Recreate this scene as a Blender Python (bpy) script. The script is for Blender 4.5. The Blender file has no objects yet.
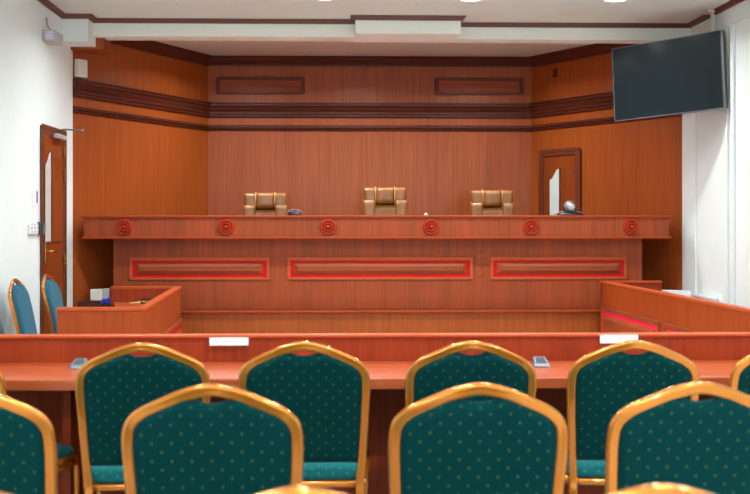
import bpy, bmesh, math
from mathutils import Vector, Matrix

S = bpy.context.scene
COL = S.collection
PI = math.pi
F = 1050.0; TH = math.radians(1.5); CX = 352.5; HZ = 215.0; EYE = 1.32

# ------------------------------------------------------------------ measuring helpers
def X(px, Y):
    """world X of the ray through column px at depth Y"""
    u = (px - CX) / F
    return Y * (u * math.cos(TH) + math.sin(TH)) / (math.cos(TH) - u * math.sin(TH))
def Z(py, Y, px=CX):
    u = (px - CX) / F
    t = Y / (math.cos(TH) - u * math.sin(TH))
    return EYE - (py - HZ) / F * t

# ------------------------------------------------------------------ object helpers
def srgb(r, g, b):
    f = lambda c: (c/255/12.92) if c/255 <= .04045 else ((c/255+.055)/1.055)**2.4
    return (f(r), f(g), f(b), 1)

def tag(o, label=None, cat=None, group=None, kind=None):
    if label: o['label'] = label
    if cat: o['category'] = cat
    if group: o['group'] = group
    if kind: o['kind'] = kind
    return o

def empty(name, loc=(0, 0, 0), rz=0.0, label=None, cat=None, group=None, kind=None):
    o = bpy.data.objects.new(name, None)
    o.empty_display_size = .1
    COL.objects.link(o)
    o.location = loc; o.rotation_euler = (0, 0, rz)
    return tag(o, label, cat, group, kind)

def world_of(o):
    m = Matrix.LocRotScale(o.location, o.rotation_euler, o.scale)
    return world_of(o.parent) @ m if o.parent else m

class MB:
    def __init__(s): s.v = []; s.f = []; s.smooth = []
    def add(s, vs, fs, smooth=False):
        n = len(s.v); s.v += [Vector(v) for v in vs]
        for f in fs: s.f.append([i+n for i in f]); s.smooth.append(smooth)
        return s
    def box(s, x0, x1, y0, y1, z0, z1):
        vs = [(x, y, z) for z in (z0, z1) for y in (y0, y1) for x in (x0, x1)]
        return s.add(vs, [(0,2,3,1),(4,5,7,6),(0,1,5,4),(2,6,7,3),(0,4,6,2),(1,3,7,5)])
    def obox(s, o, ux, uy, uz, a0, a1, b0, b1, c0, c1):
        """box in an oblique frame: origin o, axes ux,uy,uz"""
        o = Vector(o); ux, uy, uz = Vector(ux), Vector(uy), Vector(uz)
        vs = [o+ux*a+uy*b+uz*c for c in (c0, c1) for b in (b0, b1) for a in (a0, a1)]
        return s.add(vs, [(0,2,3,1),(4,5,7,6),(0,1,5,4),(2,6,7,3),(0,4,6,2),(1,3,7,5)])
    def prism(s, poly, z0, z1):
        n = len(poly)
        vs = [(p[0], p[1], z0) for p in poly] + [(p[0], p[1], z1) for p in poly]
        fs = [tuple(range(n))[::-1], tuple(range(n, 2*n))]
        fs += [(i, (i+1) % n, n+(i+1) % n, n+i) for i in range(n)]
        return s.add(vs, fs)
    def fprism(s, o, ux, uz, un, poly, d0, d1):
        """polygon (a,c) in frame ux,uz extruded along un from d0 to d1"""
        o = Vector(o); ux, uz, un = Vector(ux), Vector(uz), Vector(un)
        n = len(poly)
        vs = [o+ux*a+uz*c+un*d for d in (d0, d1) for a, c in poly]
        fs = [tuple(range(n))[::-1], tuple(range(n, 2*n))]
        fs += [(i, (i+1) % n, n+(i+1) % n, n+i) for i in range(n)]
        return s.add(vs, fs)
    def sweep(s, prof, path, side=1, close=True):
        """profile (u into room, z) swept along plan polyline with mitres"""
        P = [Vector((p[0], p[1], 0)) for p in path]; rows = []
        for i, p in enumerate(P):
            if i == 0: d = (P[1]-P[0]).normalized(); n = Vector((-d.y, d.x, 0))*side; k = 1
            elif i == len(P)-1: d = (P[-1]-P[-2]).normalized(); n = Vector((-d.y, d.x, 0))*side; k = 1
            else:
                d1 = (p-P[i-1]).normalized(); d2 = (P[i+1]-p).normalized()
                n1 = Vector((-d1.y, d1.x, 0))*side; n2 = Vector((-d2.y, d2.x, 0))*side
                n = (n1+n2).normalized(); k = 1/max(.3, n.dot(n1))
            rows.append([(p.x+n.x*u*k, p.y+n.y*u*k, z) for u, z in prof])
        m = len(prof); vs = [v for r in rows for v in r]; fs = []
        for i in range(len(P)-1):
            for j in range(m if close else m-1):
                a = i*m+j; b = i*m+(j+1) % m
                fs.append((a, b, b+m, a+m))
        if close: fs += [tuple(range(m))[::-1], tuple(range(len(vs)-m, len(vs)))]
        return s.add(vs, fs)
    def lathe(s, c, prof, n=32, axis='z'):
        """prof (r,h) revolved about an axis through c"""
        c = Vector(c); m = len(prof); vs = []
        for i in range(n):
            a = 2*PI*i/n; ca, sa = math.cos(a), math.sin(a)
            for r, h in prof:
                if axis == 'z': vs.append(c+Vector((r*ca, r*sa, h)))
                elif axis == 'y': vs.append(c+Vector((r*ca, h, -r*sa)))
                else: vs.append(c+Vector((h, r*ca, r*sa)))
        fs = [(i*m+j, ((i+1) % n)*m+j, ((i+1) % n)*m+j+1, i*m+j+1) for i in range(n) for j in range(m-1)]
        return s.add(vs, fs, True)
    def tube(s, path, ra, rb=None, up=(0, 1, 0), n=14, cap=True, groove=0.0):
        """oval tube; rb along 'up', ra along the other normal"""
        rb = rb or ra; P = [Vector(p) for p in path]; m = len(P); vs = []
        up0 = Vector(up)
        for i, p in enumerate(P):
            t = (P[min(i+1, m-1)]-P[max(i-1, 0)]).normalized()
            b = (up0 - t*up0.dot(t)).normalized(); a = t.cross(b)
            for k in range(n):
                th = 2*PI*k/n; ca, sa = math.cos(th), math.sin(th)
                q = 1-groove*math.exp(-(ca/.28)**2)
                ex = .75
                vs.append(p+a*ra*math.copysign(abs(ca)**ex, ca)+b*rb*q*math.copysign(abs(sa)**ex, sa))
        fs = [(i*n+k, i*n+(k+1) % n, (i+1)*n+(k+1) % n, (i+1)*n+k) for i in range(m-1) for k in range(n)]
        if cap: fs += [tuple(range(n))[::-1], tuple(range((m-1)*n, m*n))]
        return s.add(vs, fs, True)
    def sphere(s, c, rx, ry, rz, nu=20, nv=12):
        c = Vector(c); vs = []; fs = []
        for j in range(nv+1):
            p = PI*j/nv
            for i in range(nu):
                a = 2*PI*i/nu
                vs.append(c+Vector((rx*math.sin(p)*math.cos(a), ry*math.sin(p)*math.sin(a), rz*math.cos(p))))
        for j in range(nv):
            for i in range(nu): fs.append((j*nu+i, (j+1)*nu+i, (j+1)*nu+(i+1) % nu, j*nu+(i+1) % nu))
        return s.add(vs, fs, True)
    def build(s, name, mat, parent=None, bevel=0.0, seg=2, sub=0, wn=True):
        inv = world_of(parent).inverted() if parent else Matrix.Identity(4)
        me = bpy.data.meshes.new(name)
        me.from_pydata([inv @ v for v in s.v], [], s.f)
        for p, sm in zip(me.polygons, s.smooth): p.use_smooth = sm
        bm = bmesh.new(); bm.from_mesh(me)
        bmesh.ops.remove_doubles(bm, verts=bm.verts, dist=1e-6)
        bmesh.ops.recalc_face_normals(bm, faces=bm.faces)
        bm.to_mesh(me); bm.free()
        me.materials.append(mat)
        o = bpy.data.objects.new(name, me); COL.objects.link(o)
        if parent: o.parent = parent
        if bevel:
            m = o.modifiers.new('bevel', 'BEVEL'); m.width = bevel; m.segments = seg
            m.limit_method = 'ANGLE'; m.angle_limit = math.radians(40); m.harden_normals = False
        if sub:
            m = o.modifiers.new('sub', 'SUBSURF'); m.levels = sub; m.render_levels = sub
        return o

def copy_tree(o, parent=None):
    c = o.copy(); COL.objects.link(c)
    if parent: c.parent = parent
    for ch in list(o.children): copy_tree(ch, c)
    return c

def struct(name, mb, mat, parent=None, **k):
    o = mb.build(name, mat, parent, **k)
    if not parent: o['kind'] = 'structure'
    return o

# ------------------------------------------------------------------ materials
def base_mat(name):
    m = bpy.data.materials.new(name); m.use_nodes = True
    nt = m.node_tree; b = nt.nodes['Principled BSDF']
    return m, nt, b

def plain(name, col, rough=.5, metal=0.0, coat=0.0, spec=.5, noise=.04, nscale=12, sheen=0, bump=0.0, emit=None, estr=0):
    m, nt, b = base_mat(name); N = nt.nodes; L = nt.links
    b.inputs['Roughness'].default_value = rough; b.inputs['Metallic'].default_value = metal
    b.inputs['Coat Weight'].default_value = coat; b.inputs['Specular IOR Level'].default_value = spec
    b.inputs['Sheen Weight'].default_value = sheen
    tc = N.new('ShaderNodeTexCoord'); nz = N.new('ShaderNodeTexNoise')
    nz.inputs['Scale'].default_value = nscale; nz.inputs['Detail'].default_value = 4
    L.new(tc.outputs['Object'], nz.inputs['Vector'])
    r = N.new('ShaderNodeValToRGB'); c = col
    r.color_ramp.elements[0].color = (c[0]*(1-noise), c[1]*(1-noise), c[2]*(1-noise), 1)
    r.color_ramp.elements[1].color = (min(1, c[0]*(1+noise)), min(1, c[1]*(1+noise)), min(1, c[2]*(1+noise)), 1)
    r.color_ramp.elements[0].position = .3; r.color_ramp.elements[1].position = .7
    L.new(nz.outputs['Fac'], r.inputs['Fac']); L.new(r.outputs['Color'], b.inputs['Base Color'])
    if bump:
        bp = N.new('ShaderNodeBump'); bp.inputs['Strength'].default_value = bump; bp.inputs['Distance'].default_value = .01
        L.new(nz.outputs['Fac'], bp.inputs['Height']); L.new(bp.outputs['Normal'], b.inputs['Normal'])
    if emit:
        b.inputs['Emission Color'].default_value = emit; b.inputs['Emission Strength'].default_value = estr
    return m

def wood(name, c1, c2, c3, axis='z', fine=70.0, rough=.38, coat=.25, crough=.25, lines=.5, wide=5.0, spec=.22):
    """veneer: long streaks along one axis; c1 dark, c2 mid, c3 light"""
    c1, c2, c3 = [(c[0]*.68, c[1]*.65, c[2]*.54, 1) for c in (c1, c2, c3)]
    m, nt, b = base_mat(name); N = nt.nodes; L = nt.links
    b.inputs['Roughness'].default_value = rough; b.inputs['Specular IOR Level'].default_value = spec
    b.inputs['Coat Weight'].default_value = coat; b.inputs['Coat Roughness'].default_value = crough
    tc = N.new('ShaderNodeTexCoord')
    def streak(f, l, seed):
        mp = N.new('ShaderNodeMapping')
        sc = {'x': (l, f, f), 'y': (f, l, f), 'z': (f, f, l)}[axis]
        mp.inputs['Scale'].default_value = sc; mp.inputs['Location'].default_value = (seed, seed*1.7, seed*.6)
        nz = N.new('ShaderNodeTexNoise'); nz.inputs['Scale'].default_value = 1; nz.inputs['Detail'].default_value = 3
        nz.inputs['Roughness'].default_value = .6
        L.new(tc.outputs['Object'], mp.inputs['Vector']); L.new(mp.outputs['Vector'], nz.inputs['Vector'])
        return nz.outputs['Fac']
    a = streak(fine, 1.4, 3.1); w = streak(wide, .25, 8.3); g = streak(fine*3, 5, 1.2)
    mx = N.new('ShaderNodeMath'); mx.operation = 'MULTIPLY'; mx.inputs[1].default_value = lines; L.new(a, mx.inputs[0])
    m2 = N.new('ShaderNodeMath'); m2.operation = 'MULTIPLY_ADD'; m2.inputs[1].default_value = (1-lines)*.75
    L.new(w, m2.inputs[0]); L.new(mx.outputs[0], m2.inputs[2])
    m3 = N.new('ShaderNodeMath'); m3.operation = 'MULTIPLY_ADD'; m3.inputs[1].default_value = (1-lines)*.25
    L.new(g, m3.inputs[0]); L.new(m2.outputs[0], m3.inputs[2])
    r = N.new('ShaderNodeValToRGB'); e = r.color_ramp.elements
    e[0].position = .33; e[0].color = c1; e[1].position = .67; e[1].color = c3
    k = e.new(.5); k.color = c2
    L.new(m3.outputs[0], r.inputs['Fac']); L.new(r.outputs['Color'], b.inputs['Base Color'])
    return m

def fabric(name, col, dot, per=.047, perv=.034, rad=.0036, sheen=.35, tint=(.25, .6, .65, 1)):
    m, nt, b = base_mat(name); N = nt.nodes; L = nt.links
    b.inputs['Roughness'].default_value = .85; b.inputs['Specular IOR Level'].default_value = .08
    b.inputs['Sheen Weight'].default_value = sheen; b.inputs['Sheen Tint'].default_value = tint
    b.inputs['Sheen Roughness'].default_value = .35
    tc = N.new('ShaderNodeTexCoord'); sp = N.new('ShaderNodeSeparateXYZ'); L.new(tc.outputs['Object'], sp.inputs[0])
    def mth(op, a, bb=None, c=None):
        n = N.new('ShaderNodeMath'); n.operation = op
        for i, q in enumerate((a, bb, c)):
            if q is None: continue
            if isinstance(q, (int, float)): n.inputs[i].default_value = q
            else: L.new(q, n.inputs[i])
        return n.outputs[0]
    u = mth('DIVIDE', sp.outputs['X'], per)
    v = mth('DIVIDE', mth('ADD', sp.outputs['Z'], sp.outputs['Y']), perv)
    def dist(off):
        a = mth('SUBTRACT', mth('FRACT', mth('ADD', u, off)), .5)
        c = mth('SUBTRACT', mth('FRACT', mth('ADD', v, off)), .5)
        a = mth('MULTIPLY', a, per); c = mth('MULTIPLY', c, perv)
        return mth('SQRT', mth('ADD', mth('MULTIPLY', a, a), mth('MULTIPLY', c, c)))
    d = mth('MINIMUM', dist(0.0), dist(.5))
    k = mth('LESS_THAN', d, rad)
    nz = N.new('ShaderNodeTexNoise'); nz.inputs['Scale'].default_value = 400; L.new(tc.outputs['Object'], nz.inputs['Vector'])
    r = N.new('ShaderNodeValToRGB'); r.color_ramp.elements[0].color = (col[0]*.7, col[1]*.7, col[2]*.7, 1)
    r.color_ramp.elements[1].color = (col[0]*1.3, col[1]*1.3, col[2]*1.3, 1); L.new(nz.outputs['Fac'], r.inputs['Fac'])
    mix = N.new('ShaderNodeMixRGB'); L.new(k, mix.inputs['Fac']); L.new(r.outputs['Color'], mix.inputs['Color1'])
    mix.inputs['Color2'].default_value = dot; L.new(mix.outputs['Color'], b.inputs['Base Color'])
    return m

M = {}
M['white'] = plain('white paint', srgb(228, 238, 238), .75, noise=.01)
M['ceil'] = plain('ceiling paint', srgb(216, 222, 216), .8, noise=.01)
M['fascia'] = plain('beam paint', srgb(232, 236, 228), .7, noise=.01)
M['floor'] = plain('floor tile', srgb(196, 196, 192), .35, noise=.03, nscale=3)
for ax in 'xyz':
    M['bench_'+ax] = wood('bench veneer '+ax, srgb(138, 72, 48), srgb(172, 80, 46), srgb(198, 90, 50), ax, fine=55, lines=.55, wide=6, coat=0, rough=.45)
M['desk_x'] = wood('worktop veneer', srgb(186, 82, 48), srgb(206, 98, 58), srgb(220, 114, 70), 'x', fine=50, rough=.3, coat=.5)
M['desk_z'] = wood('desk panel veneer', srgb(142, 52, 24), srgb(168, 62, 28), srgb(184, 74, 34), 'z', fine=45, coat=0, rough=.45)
M['dock_z'] = wood('dock veneer', srgb(160, 64, 26), srgb(184, 78, 32), srgb(198, 88, 38), 'z', fine=45, coat=0, rough=.45)
M['orange_z'] = wood('side wall veneer', srgb(158, 76, 32), srgb(182, 90, 40), srgb(198, 104, 50), 'z', fine=75, lines=.6, wide=2.5, rough=.42, coat=.04)
M['back_z'] = wood('back wall veneer', srgb(150, 74, 40), srgb(178, 90, 50), srgb(196, 104, 58), 'z', fine=60, lines=.6, wide=3, rough=.36, coat=.15, crough=.2)
M['dark_x'] = wood('dark moulding wood', srgb(80, 38, 30), srgb(100, 48, 38), srgb(120, 62, 50), 'x', fine=60, rough=.3, coat=.12)
M['frame_x'] = wood('panel frame wood', srgb(96, 44, 32), srgb(116, 54, 40), srgb(136, 64, 46), 'x', fine=60, rough=.35, coat=.05)
M['trim'] = plain('brown ceiling trim', srgb(96, 52, 40), .5, noise=.08)
M['lip'] = plain('polished edge lipping', srgb(156, 60, 26), .45, spec=.15, noise=.06)
M['cherry'] = plain('cherry frame', srgb(176, 82, 46), .45, spec=.15, noise=.08, nscale=30)
M['edge_hi'] = plain('cherry edge lipping', srgb(178, 76, 34), .4, spec=.25, noise=.05)
M['red'] = plain('red lacquer inset', srgb(190, 2, 12), .55, spec=.2, noise=.04)
M['pink'] = plain('bright red inset', srgb(240, 36, 70), .55, spec=.2, noise=.04)
M['medal'] = plain('carved cherry', srgb(165, 46, 18), .35, spec=.3, noise=.08, nscale=40)
M['door_z'] = wood('door timber', srgb(136, 62, 26), srgb(158, 74, 32), srgb(176, 88, 40), 'z', fine=35, rough=.35)
M['door_dark'] = plain('door frame timber', srgb(104, 48, 26), .4, coat=.3, noise=.1)
M['glass'] = plain('frosted door glass', srgb(205, 220, 218), .12, noise=.03, coat=.5)
M['gold'] = plain('gold lacquered metal', srgb(202, 120, 34), .2, metal=.7, coat=.6, noise=.03)
M['gold'].node_tree.nodes['Principled BSDF'].inputs['Coat Roughness'].default_value = .07
M['brass'] = plain('brass', srgb(214, 170, 90), .25, metal=.9, noise=.04)
M['chrome'] = plain('satin metal', srgb(130, 132, 136), .3, metal=.8, noise=.04)
M['green'] = fabric('teal dotted fabric', srgb(0, 50, 51), srgb(66, 92, 52), rad=.0026, sheen=.12)
M['blue'] = fabric('blue green fabric', srgb(36, 88, 108), srgb(28, 76, 96), per=.02, perv=.02, rad=.004, sheen=.5, tint=(.4, .7, .85, 1))
M['seatfab_lit'] = fabric('teal fabric lit from above', srgb(26, 104, 108), srgb(110, 150, 110), rad=.0026, sheen=.6)  # same cloth as the pads, painted lighter for light falling from above
M['leather'] = plain('tan leather', srgb(140, 88, 34), .38, coat=.25, noise=.15, nscale=9, bump=.3)
M['leather_seam'] = plain('leather seam', srgb(196, 148, 84), .4, noise=.1)
M['black'] = plain('black plastic', srgb(22, 22, 26), .35, noise=.05)
M['screen'] = plain('dark glossy screen', srgb(17, 28, 33), .16, spec=.35, noise=.03)
M['silver'] = plain('silver plastic', srgb(140, 143, 150), .3, metal=.4, noise=.04)
M['grey'] = plain('light grey plastic', srgb(170, 172, 170), .5, noise=.04)
M['offwhite'] = plain('off white plastic', srgb(222, 222, 214), .5, noise=.03)
M['paper'] = plain('white paper', srgb(236, 238, 244), .8, noise=.02)
M['manila'] = plain('manila paper', srgb(178, 150, 92), .8, noise=.05)
M['ink'] = plain('faint grey print', srgb(212, 216, 226), .8, noise=.02)
M['ink_dark'] = plain('dark print', srgb(60, 64, 70), .8, noise=.02)
M['bluecloth'] = plain('blue cord', srgb(40, 70, 190), .6, noise=.1)
M['dais'] = plain('dark brown platform carpet', srgb(74, 30, 16), .8, noise=.15, nscale=60)
M['lamp'] = plain('lamp diffuser', srgb(255, 255, 255), .5, noise=0, emit=(1, .97, .92, 1), estr=14)

# ------------------------------------------------------------------ room plan
XL = -2.09; XR = 3.05; CE = 2.915; YB = -3.2
YA = 8.76
A = (XL, YA); YK = 10.6
B = (X(208, YK), YK); C = (X(531.5, YK), YK)
YD = 8.7
while X(683, YD) < XR: YD += .01
D = (XR, YD)
WT = .12

struct('floor', MB().box(XL-WT, XR+WT, YB-WT, YK+.4, -.12, 0), M['floor'])
struct('ceiling', MB().box(XL-WT, XR+WT, YB-WT, YK+.4, CE, CE+.12), M['ceil'])
struct('wall_left', MB().box(XL-WT, XL, YB, YA, 0, CE), M['white'])
struct('wall_right', MB().box(XR, XR+WT, YB, YD, 0, CE), M['white'])
def wallprism(a, b, mat, name):
    a = Vector((*a, 0)); b = Vector((*b, 0)); d = (b-a).normalized(); n = Vector((-d.y, d.x, 0))
    poly = [a, b, b+n*WT+d*.04, a+n*WT-d*.0]
    return struct(name, MB().prism([(p.x, p.y) for p in poly], 0, CE), mat)
wallprism(A, B, M['orange_z'], 'wall_left_diagonal')
wallprism(B, C, M['back_z'], 'wall_back')
wallprism(C, D, M['orange_z'], 'wall_right_diagonal')

# rear wall with three unseen windows, added behind the camera as a daylight source
rw = MB(); wins = [(-1.75, -.55), (-.1, 1.1), (1.55, 2.75)]; z0, z1 = .95, 2.5
rw.box(XL-WT, XR+WT, YB-WT, YB, 0, z0); rw.box(XL-WT, XR+WT, YB-WT, YB, z1, CE)
xs = [XL-WT] + [v for w in wins for v in w] + [XR+WT]
for i in range(0, len(xs), 2): rw.box(xs[i], xs[i+1], YB-WT, YB, z0, z1)
struct('wall_rear', rw, M['white'])
for i, (a, b) in enumerate(wins):
    fr = MB(); t = .05
    fr.box(a, b, YB-.09, YB-.03, z0, z0+t); fr.box(a, b, YB-.09, YB-.03, z1-t, z1)
    fr.box(a, a+t, YB-.09, YB-.03, z0+t, z1-t); fr.box(b-t, b, YB-.09, YB-.03, z0+t, z1-t)
    fr.box((a+b)/2-.02, (a+b)/2+.02, YB-.09, YB-.03, z0+t, z1-t)
    struct('added_window_%d' % (i+1), fr, M['offwhite'])

# ---- ceiling beam
bz = 2.775
xm0 = X(355.5, 8.40); xm1 = X(461, 8.40)
bm_ = MB().box(XL, xm0, 8.58, 8.80, bz, CE)
bm_.box(xm0, xm1, 8.40, 8.82, bz-.002, CE)
bm_.box(xm1, XR, 8.69, 8.88, bz+.005, CE)
struct('trim_1', bm_, M['fascia'])          # painted drop beam
# brown trim at the ceiling edge
xb = X(88, 8.40)
path = [(XL, YB), (XL, 8.40), (xb, 8.40), (xb, 8.58), (xm0, 8.58), (xm0, 8.40), (xm1, 8.40), (xm1, 8.69), (XR, 8.69), (XR, YB)]
prof = [(0, CE-.036), (.018, CE-.036), (.026, CE-.02), (.04, CE-.002), (0, CE-.002)]
struct('trim_2', MB().sweep(prof, path, side=-1), M['trim'])
# corner bulkhead, white front and timber part behind
struct('trim_3', MB().box(XL, xb, 8.40, 8.68, 2.70, CE), M['white'])
struct('trim_4', MB().box(XL, X(111, 8.95), 8.68, 8.95, 2.684, CE-.001), M['back_z'])

# ---- mouldings along the timber walls
wp = [A, B, C, D]
zt = CE
prof = [(0, zt-.10), (.015, zt-.10), (.02, zt-.085), (.035, zt-.07), (.05, zt-.045), (.06, zt-.04), (.06, zt-.02), (.075, zt-.001), (0, zt-.001)]
struct('trim_5', MB().sweep(prof, wp, side=-1), M['dark_x'])
za = Z(103.3, YK); zb_ = Z(118, YK)
h = za-zb_
prof = [(0, zb_), (.012, zb_), (.02, zb_+h*.08), (.02, zb_+h*.2), (.032, zb_+h*.24), (.032, zb_+h*.36), (.02, zb_+h*.42), (.028, zb_+h*.5),
        (.04, zb_+h*.7), (.055, zb_+h*.78), (.055, zb_+h*.9), (.065, zb_+h*.93), (.065, za), (0, za)]
struct('trim_6', MB().sweep(prof, wp, side=-1), M['dark_x'])
zc = Z(125.5, YK); zd = Z(131, YK)
prof = [(0, zd), (.012, zd), (.02, zd+.012), (.012, zd+.022), (.026, zd+.03), (.026, zc-.008), (.016, zc), (0, zc)]
struct('trim_7', MB().sweep(prof, wp, side=-1), M['dark_x'])
# upper framed panels on the back wall
for k, (pa, pb) in enumerate(((217, 304), (435.5, 522.5))):
    a, b = X(pa, YK), X(pb, YK); u, l = Z(77.5, YK), Z(94.5, YK); w = .03
    r = empty('wall_panel', ((a+b)/2, YK, l), 0, ('framed timber panel high on the back wall, ' + ('left' if k == 0 else 'right') + ' of the centre'), 'wall panel', 'framed panels on the back wall')
    f = MB().box(a, b, YK-.022, YK, u-w, u).box(a, b, YK-.022, YK, l, l+w).box(a, a+w, YK-.022, YK, l+w, u-w).box(b-w, b, YK-.022, YK, l+w, u-w)
    f.build('panel_frame', M['frame_x'], r, bevel=.006)
    MB().box(a+w, b-w, YK-.008, YK, l+w, u-w).build('panel_field', M['bench_x'], r)

# right wall: pilaster, recessed panel with sill, trunking
def YR(px):
    y = 5.0
    while X(px, y) < XR: y += .005
    return y
def YLf(px):
    y = 5.0
    while X(px, y) > XL: y += .005
    return y
struct('trim_8', MB().box(XR-.012, XR, YR(697), YR(683.6), .0, bz), M['white'], bevel=.004)
y0, y1 = YR(722), YR(697)
o = MB().box(XR-.022, XR, y0, y1, .0, .66).build('baseboard_right', M['white'], None, bevel=.004); o['kind'] = 'structure'
tr = empty('cable_trunking', (XR, YR(731), 0), 0, 'white vertical cable trunking pair on the right wall behind the screen', 'cable trunking')
MB().box(XR-.018, XR-.001, YR(729.5), YR(727), .002, 2.74).build('duct', M['white'], tr, bevel=.003)
MB().box(XR-.02, XR-.001, YR(736), YR(732.5), .002, 2.74).build('duct', M['white'], tr, bevel=.003)
MB().box(XR-.02, XR-.001, YR(790), YR(733), 2.745, 2.765).build('duct', M['white'], tr, bevel=.003)
sill = MB().box(XR-.05, XR-.022, y0, y1, .655, .68)
tag(sill.build('wall_ledge', M['offwhite'], None, bevel=.004), 'small white ledge with grey shadow at the foot of the right wall panel', 'ledge')

# ---- doors
def door(name, o, ux, un, w, z0, z1, hinges, handle, gl, K, fr):
    """o plan origin, ux along wall, un out of wall; gl = side on which the glass strip sits (0 low a, 1 high a)"""
    r = empty(name, (o[0], o[1], z0), 0, kind='structure')
    U = Vector((ux[0], ux[1], 0)).normalized(); Nn = Vector((un[0], un[1], 0)).normalized()*K; Wz = (0, 0, 1)
    O = Vector((o[0], o[1], 0)); f = .055
    m = MB()
    m.obox(O, U, Nn, Wz, 0, f, 0, .05, z0, z1); m.obox(O, U, Nn, Wz, w-f, w, 0, .05, z0, z1)
    m.obox(O, U, Nn, Wz, f, w-f, 0, .05, z1-f, z1)
    m.obox(O, U, Nn, Wz, -.012, .02, .05, .062, z0, z1); m.obox(O, U, Nn, Wz, w-.02, w+.012, .05, .062, z0, z1)
    m.obox(O, U, Nn, Wz, -.012, w+.012, .05, .062, z1-.02, z1+.012)
    m.build('door_frame', M['door_dark'], r, bevel=.003)
    m = MB().obox(O, U, Nn, Wz, f, w-f, 0, .022, z0+.005, z1-f)
    m.build('door_leaf', M['door_z'], r)
    iw = w-2*f; c = w/2; mid = z0+(z1-z0)*(.565 if handle else .35); top = z1-f-.13
    def arch(a0, a1, zb, zt, hi):
        # panel outline with an ogee top rising to the door's middle
        pts = [(a0, zb), (a1, zb)]
        lo, hh = zt-.10, zt
        n = 8
        for i in range(n+1):
            s_ = i/n; a = a1+(a0-a1)*s_
            q = (1-s_) if hi == 0 else s_
            q = q if hi == 0 else q
            e = s_ if hi == 0 else 1-s_
            zz = lo+(hh-lo)*(.5-.5*math.cos(PI*min(1, max(0, (e)*1.2-.1))))
            pts.append((a, zz))
        return pts
    g = .05
    left = (w*fr[0], w*fr[1]); right = (w*fr[2], w*fr[3])
    for k, (a0, a1) in enumerate((left, right)):
        hi = 1 if k == 0 else 0
        big = arch(a0-.012, a1+.012, mid-.012, top+.012, hi); sm = arch(a0, a1, mid, top, hi)
        MB().fprism(O, U, Wz, Nn, big, .02, .045).build('panel_moulding', M['door_dark'], r, bevel=.003)
        isg = (k == gl)
        MB().fprism(O, U, Wz, Nn, sm, .028, .05).build('glass_pane' if isg else 'upper_panel', M['glass'] if isg else M['door_z'], r, bevel=.002)
        MB().obox(O, U, Nn, Wz, a0, a1, .02, .032, (z0+.86 if handle else z0+.3), (mid-.08 if handle else mid-.08)).build('lower_panel', M['door_z'], r, bevel=.008)
        MB().obox(O, U, Nn, Wz, a0, a1, .02, .032, z0+.12, (z0+.76 if handle else z0+.24)).build('lower_panel', M['door_z'], r, bevel=.008)
    for zh in hinges:
        m = MB()
        for q in range(5): m.obox(O, U, Nn, Wz, w-f-.03 , w-f+.012, .05, .10, zh+q*.018, zh+q*.018+.013)
        m.build('hinge', M['brass'], r, bevel=.002)
    if handle:
        p = O+U*(f+.02)+Nn*.06; Nn = Nn.normalized()
        m = MB().obox(p, U, Nn, Wz, -.02, .02, 0, .008, .965, 1.115)
        pl = m.build('handle_plate', M['brass'], r, bevel=.004)
        q = [p+Nn*.01+Vector((0, 0, 1.05)), p+Nn*.05+Vector((0, 0, 1.05)), p+Nn*.055+U*.02+Vector((0, 0, 1.05)), p+Nn*.055+U*.12+Vector((0, 0, 1.045))]
        MB().tube(q, .009, n=8, up=(0, 0, 1)).build('handle_lever', M['brass'], pl)
    return r
ya, yb = YLf(40), YLf(64.2)
d1 = door('door_1', (XL, ya), (0, 1), (1, 0), yb-ya, 0, Z(125, ya, 40), [Z(158, yb, 63)+.0, Z(180, yb, 63), Z(264, yb, 63)], True, 0, .3, (.14, .35, .44, .78))
# closer
zc_ = Z(137, 8.2, 60)
r = empty('door_closer', (XL+.05, 8.2, zc_-.03), 0, 'silver door closer with its arm sticking out above the left door', 'door closer')
MB().box(XL+.02, XL+.06, YLf(50.5), YLf(59.5), zc_-.018, zc_+.018).build('closer_body', M['grey'], r, bevel=.008)
MB().tube([(XL+.04, 8.15, zc_+.022), (XL+.04, 8.15, zc_+.045), (XL+.09, 8.12, zc_+.052), (X(83, 8.05), 8.05, Z(130.5, 8.05, 83))], .012, .007, up=(0, 0, 1), n=8).build('arm', M['chrome'], r)
# right diagonal door
Cv = Vector((*C, 0)); Dv = Vector((*D, 0)); du = (Dv-Cv).normalized(); dn = Vector((-du.y, du.x, 0))*-1
def diag_s(px):
    s_ = 0.0
    while True:
        p = Cv+du*s_
        if X(px, p.y) <= p.x: return s_
        s_ += .004
s0, s1 = diag_s(541), diag_s(581)
o_ = Cv+du*s0
# the veneered wall meets the door at its frame
door('door_2', (o_.x, o_.y), (du.x, du.y), (dn.x, dn.y), s1-s0, .607, Z(151.5, o_.y, 541), [], False, 0, .5, (.27, .50, .62, .92))
# small vent plate up on the diagonal wall
s0, s1 = diag_s(553.5), diag_s(557.5); p = Cv+du*s0
r = MB().obox(p, du, dn, (0, 0, 1), 0, s1-s0, 0, .012, Z(77, p.y), Z(68, p.y))
tag(r.build('wall_plate', M['dark_x'], None, bevel=.003), 'tiny dark brown plate high on the right diagonal timber wall', 'wall plate')

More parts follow.
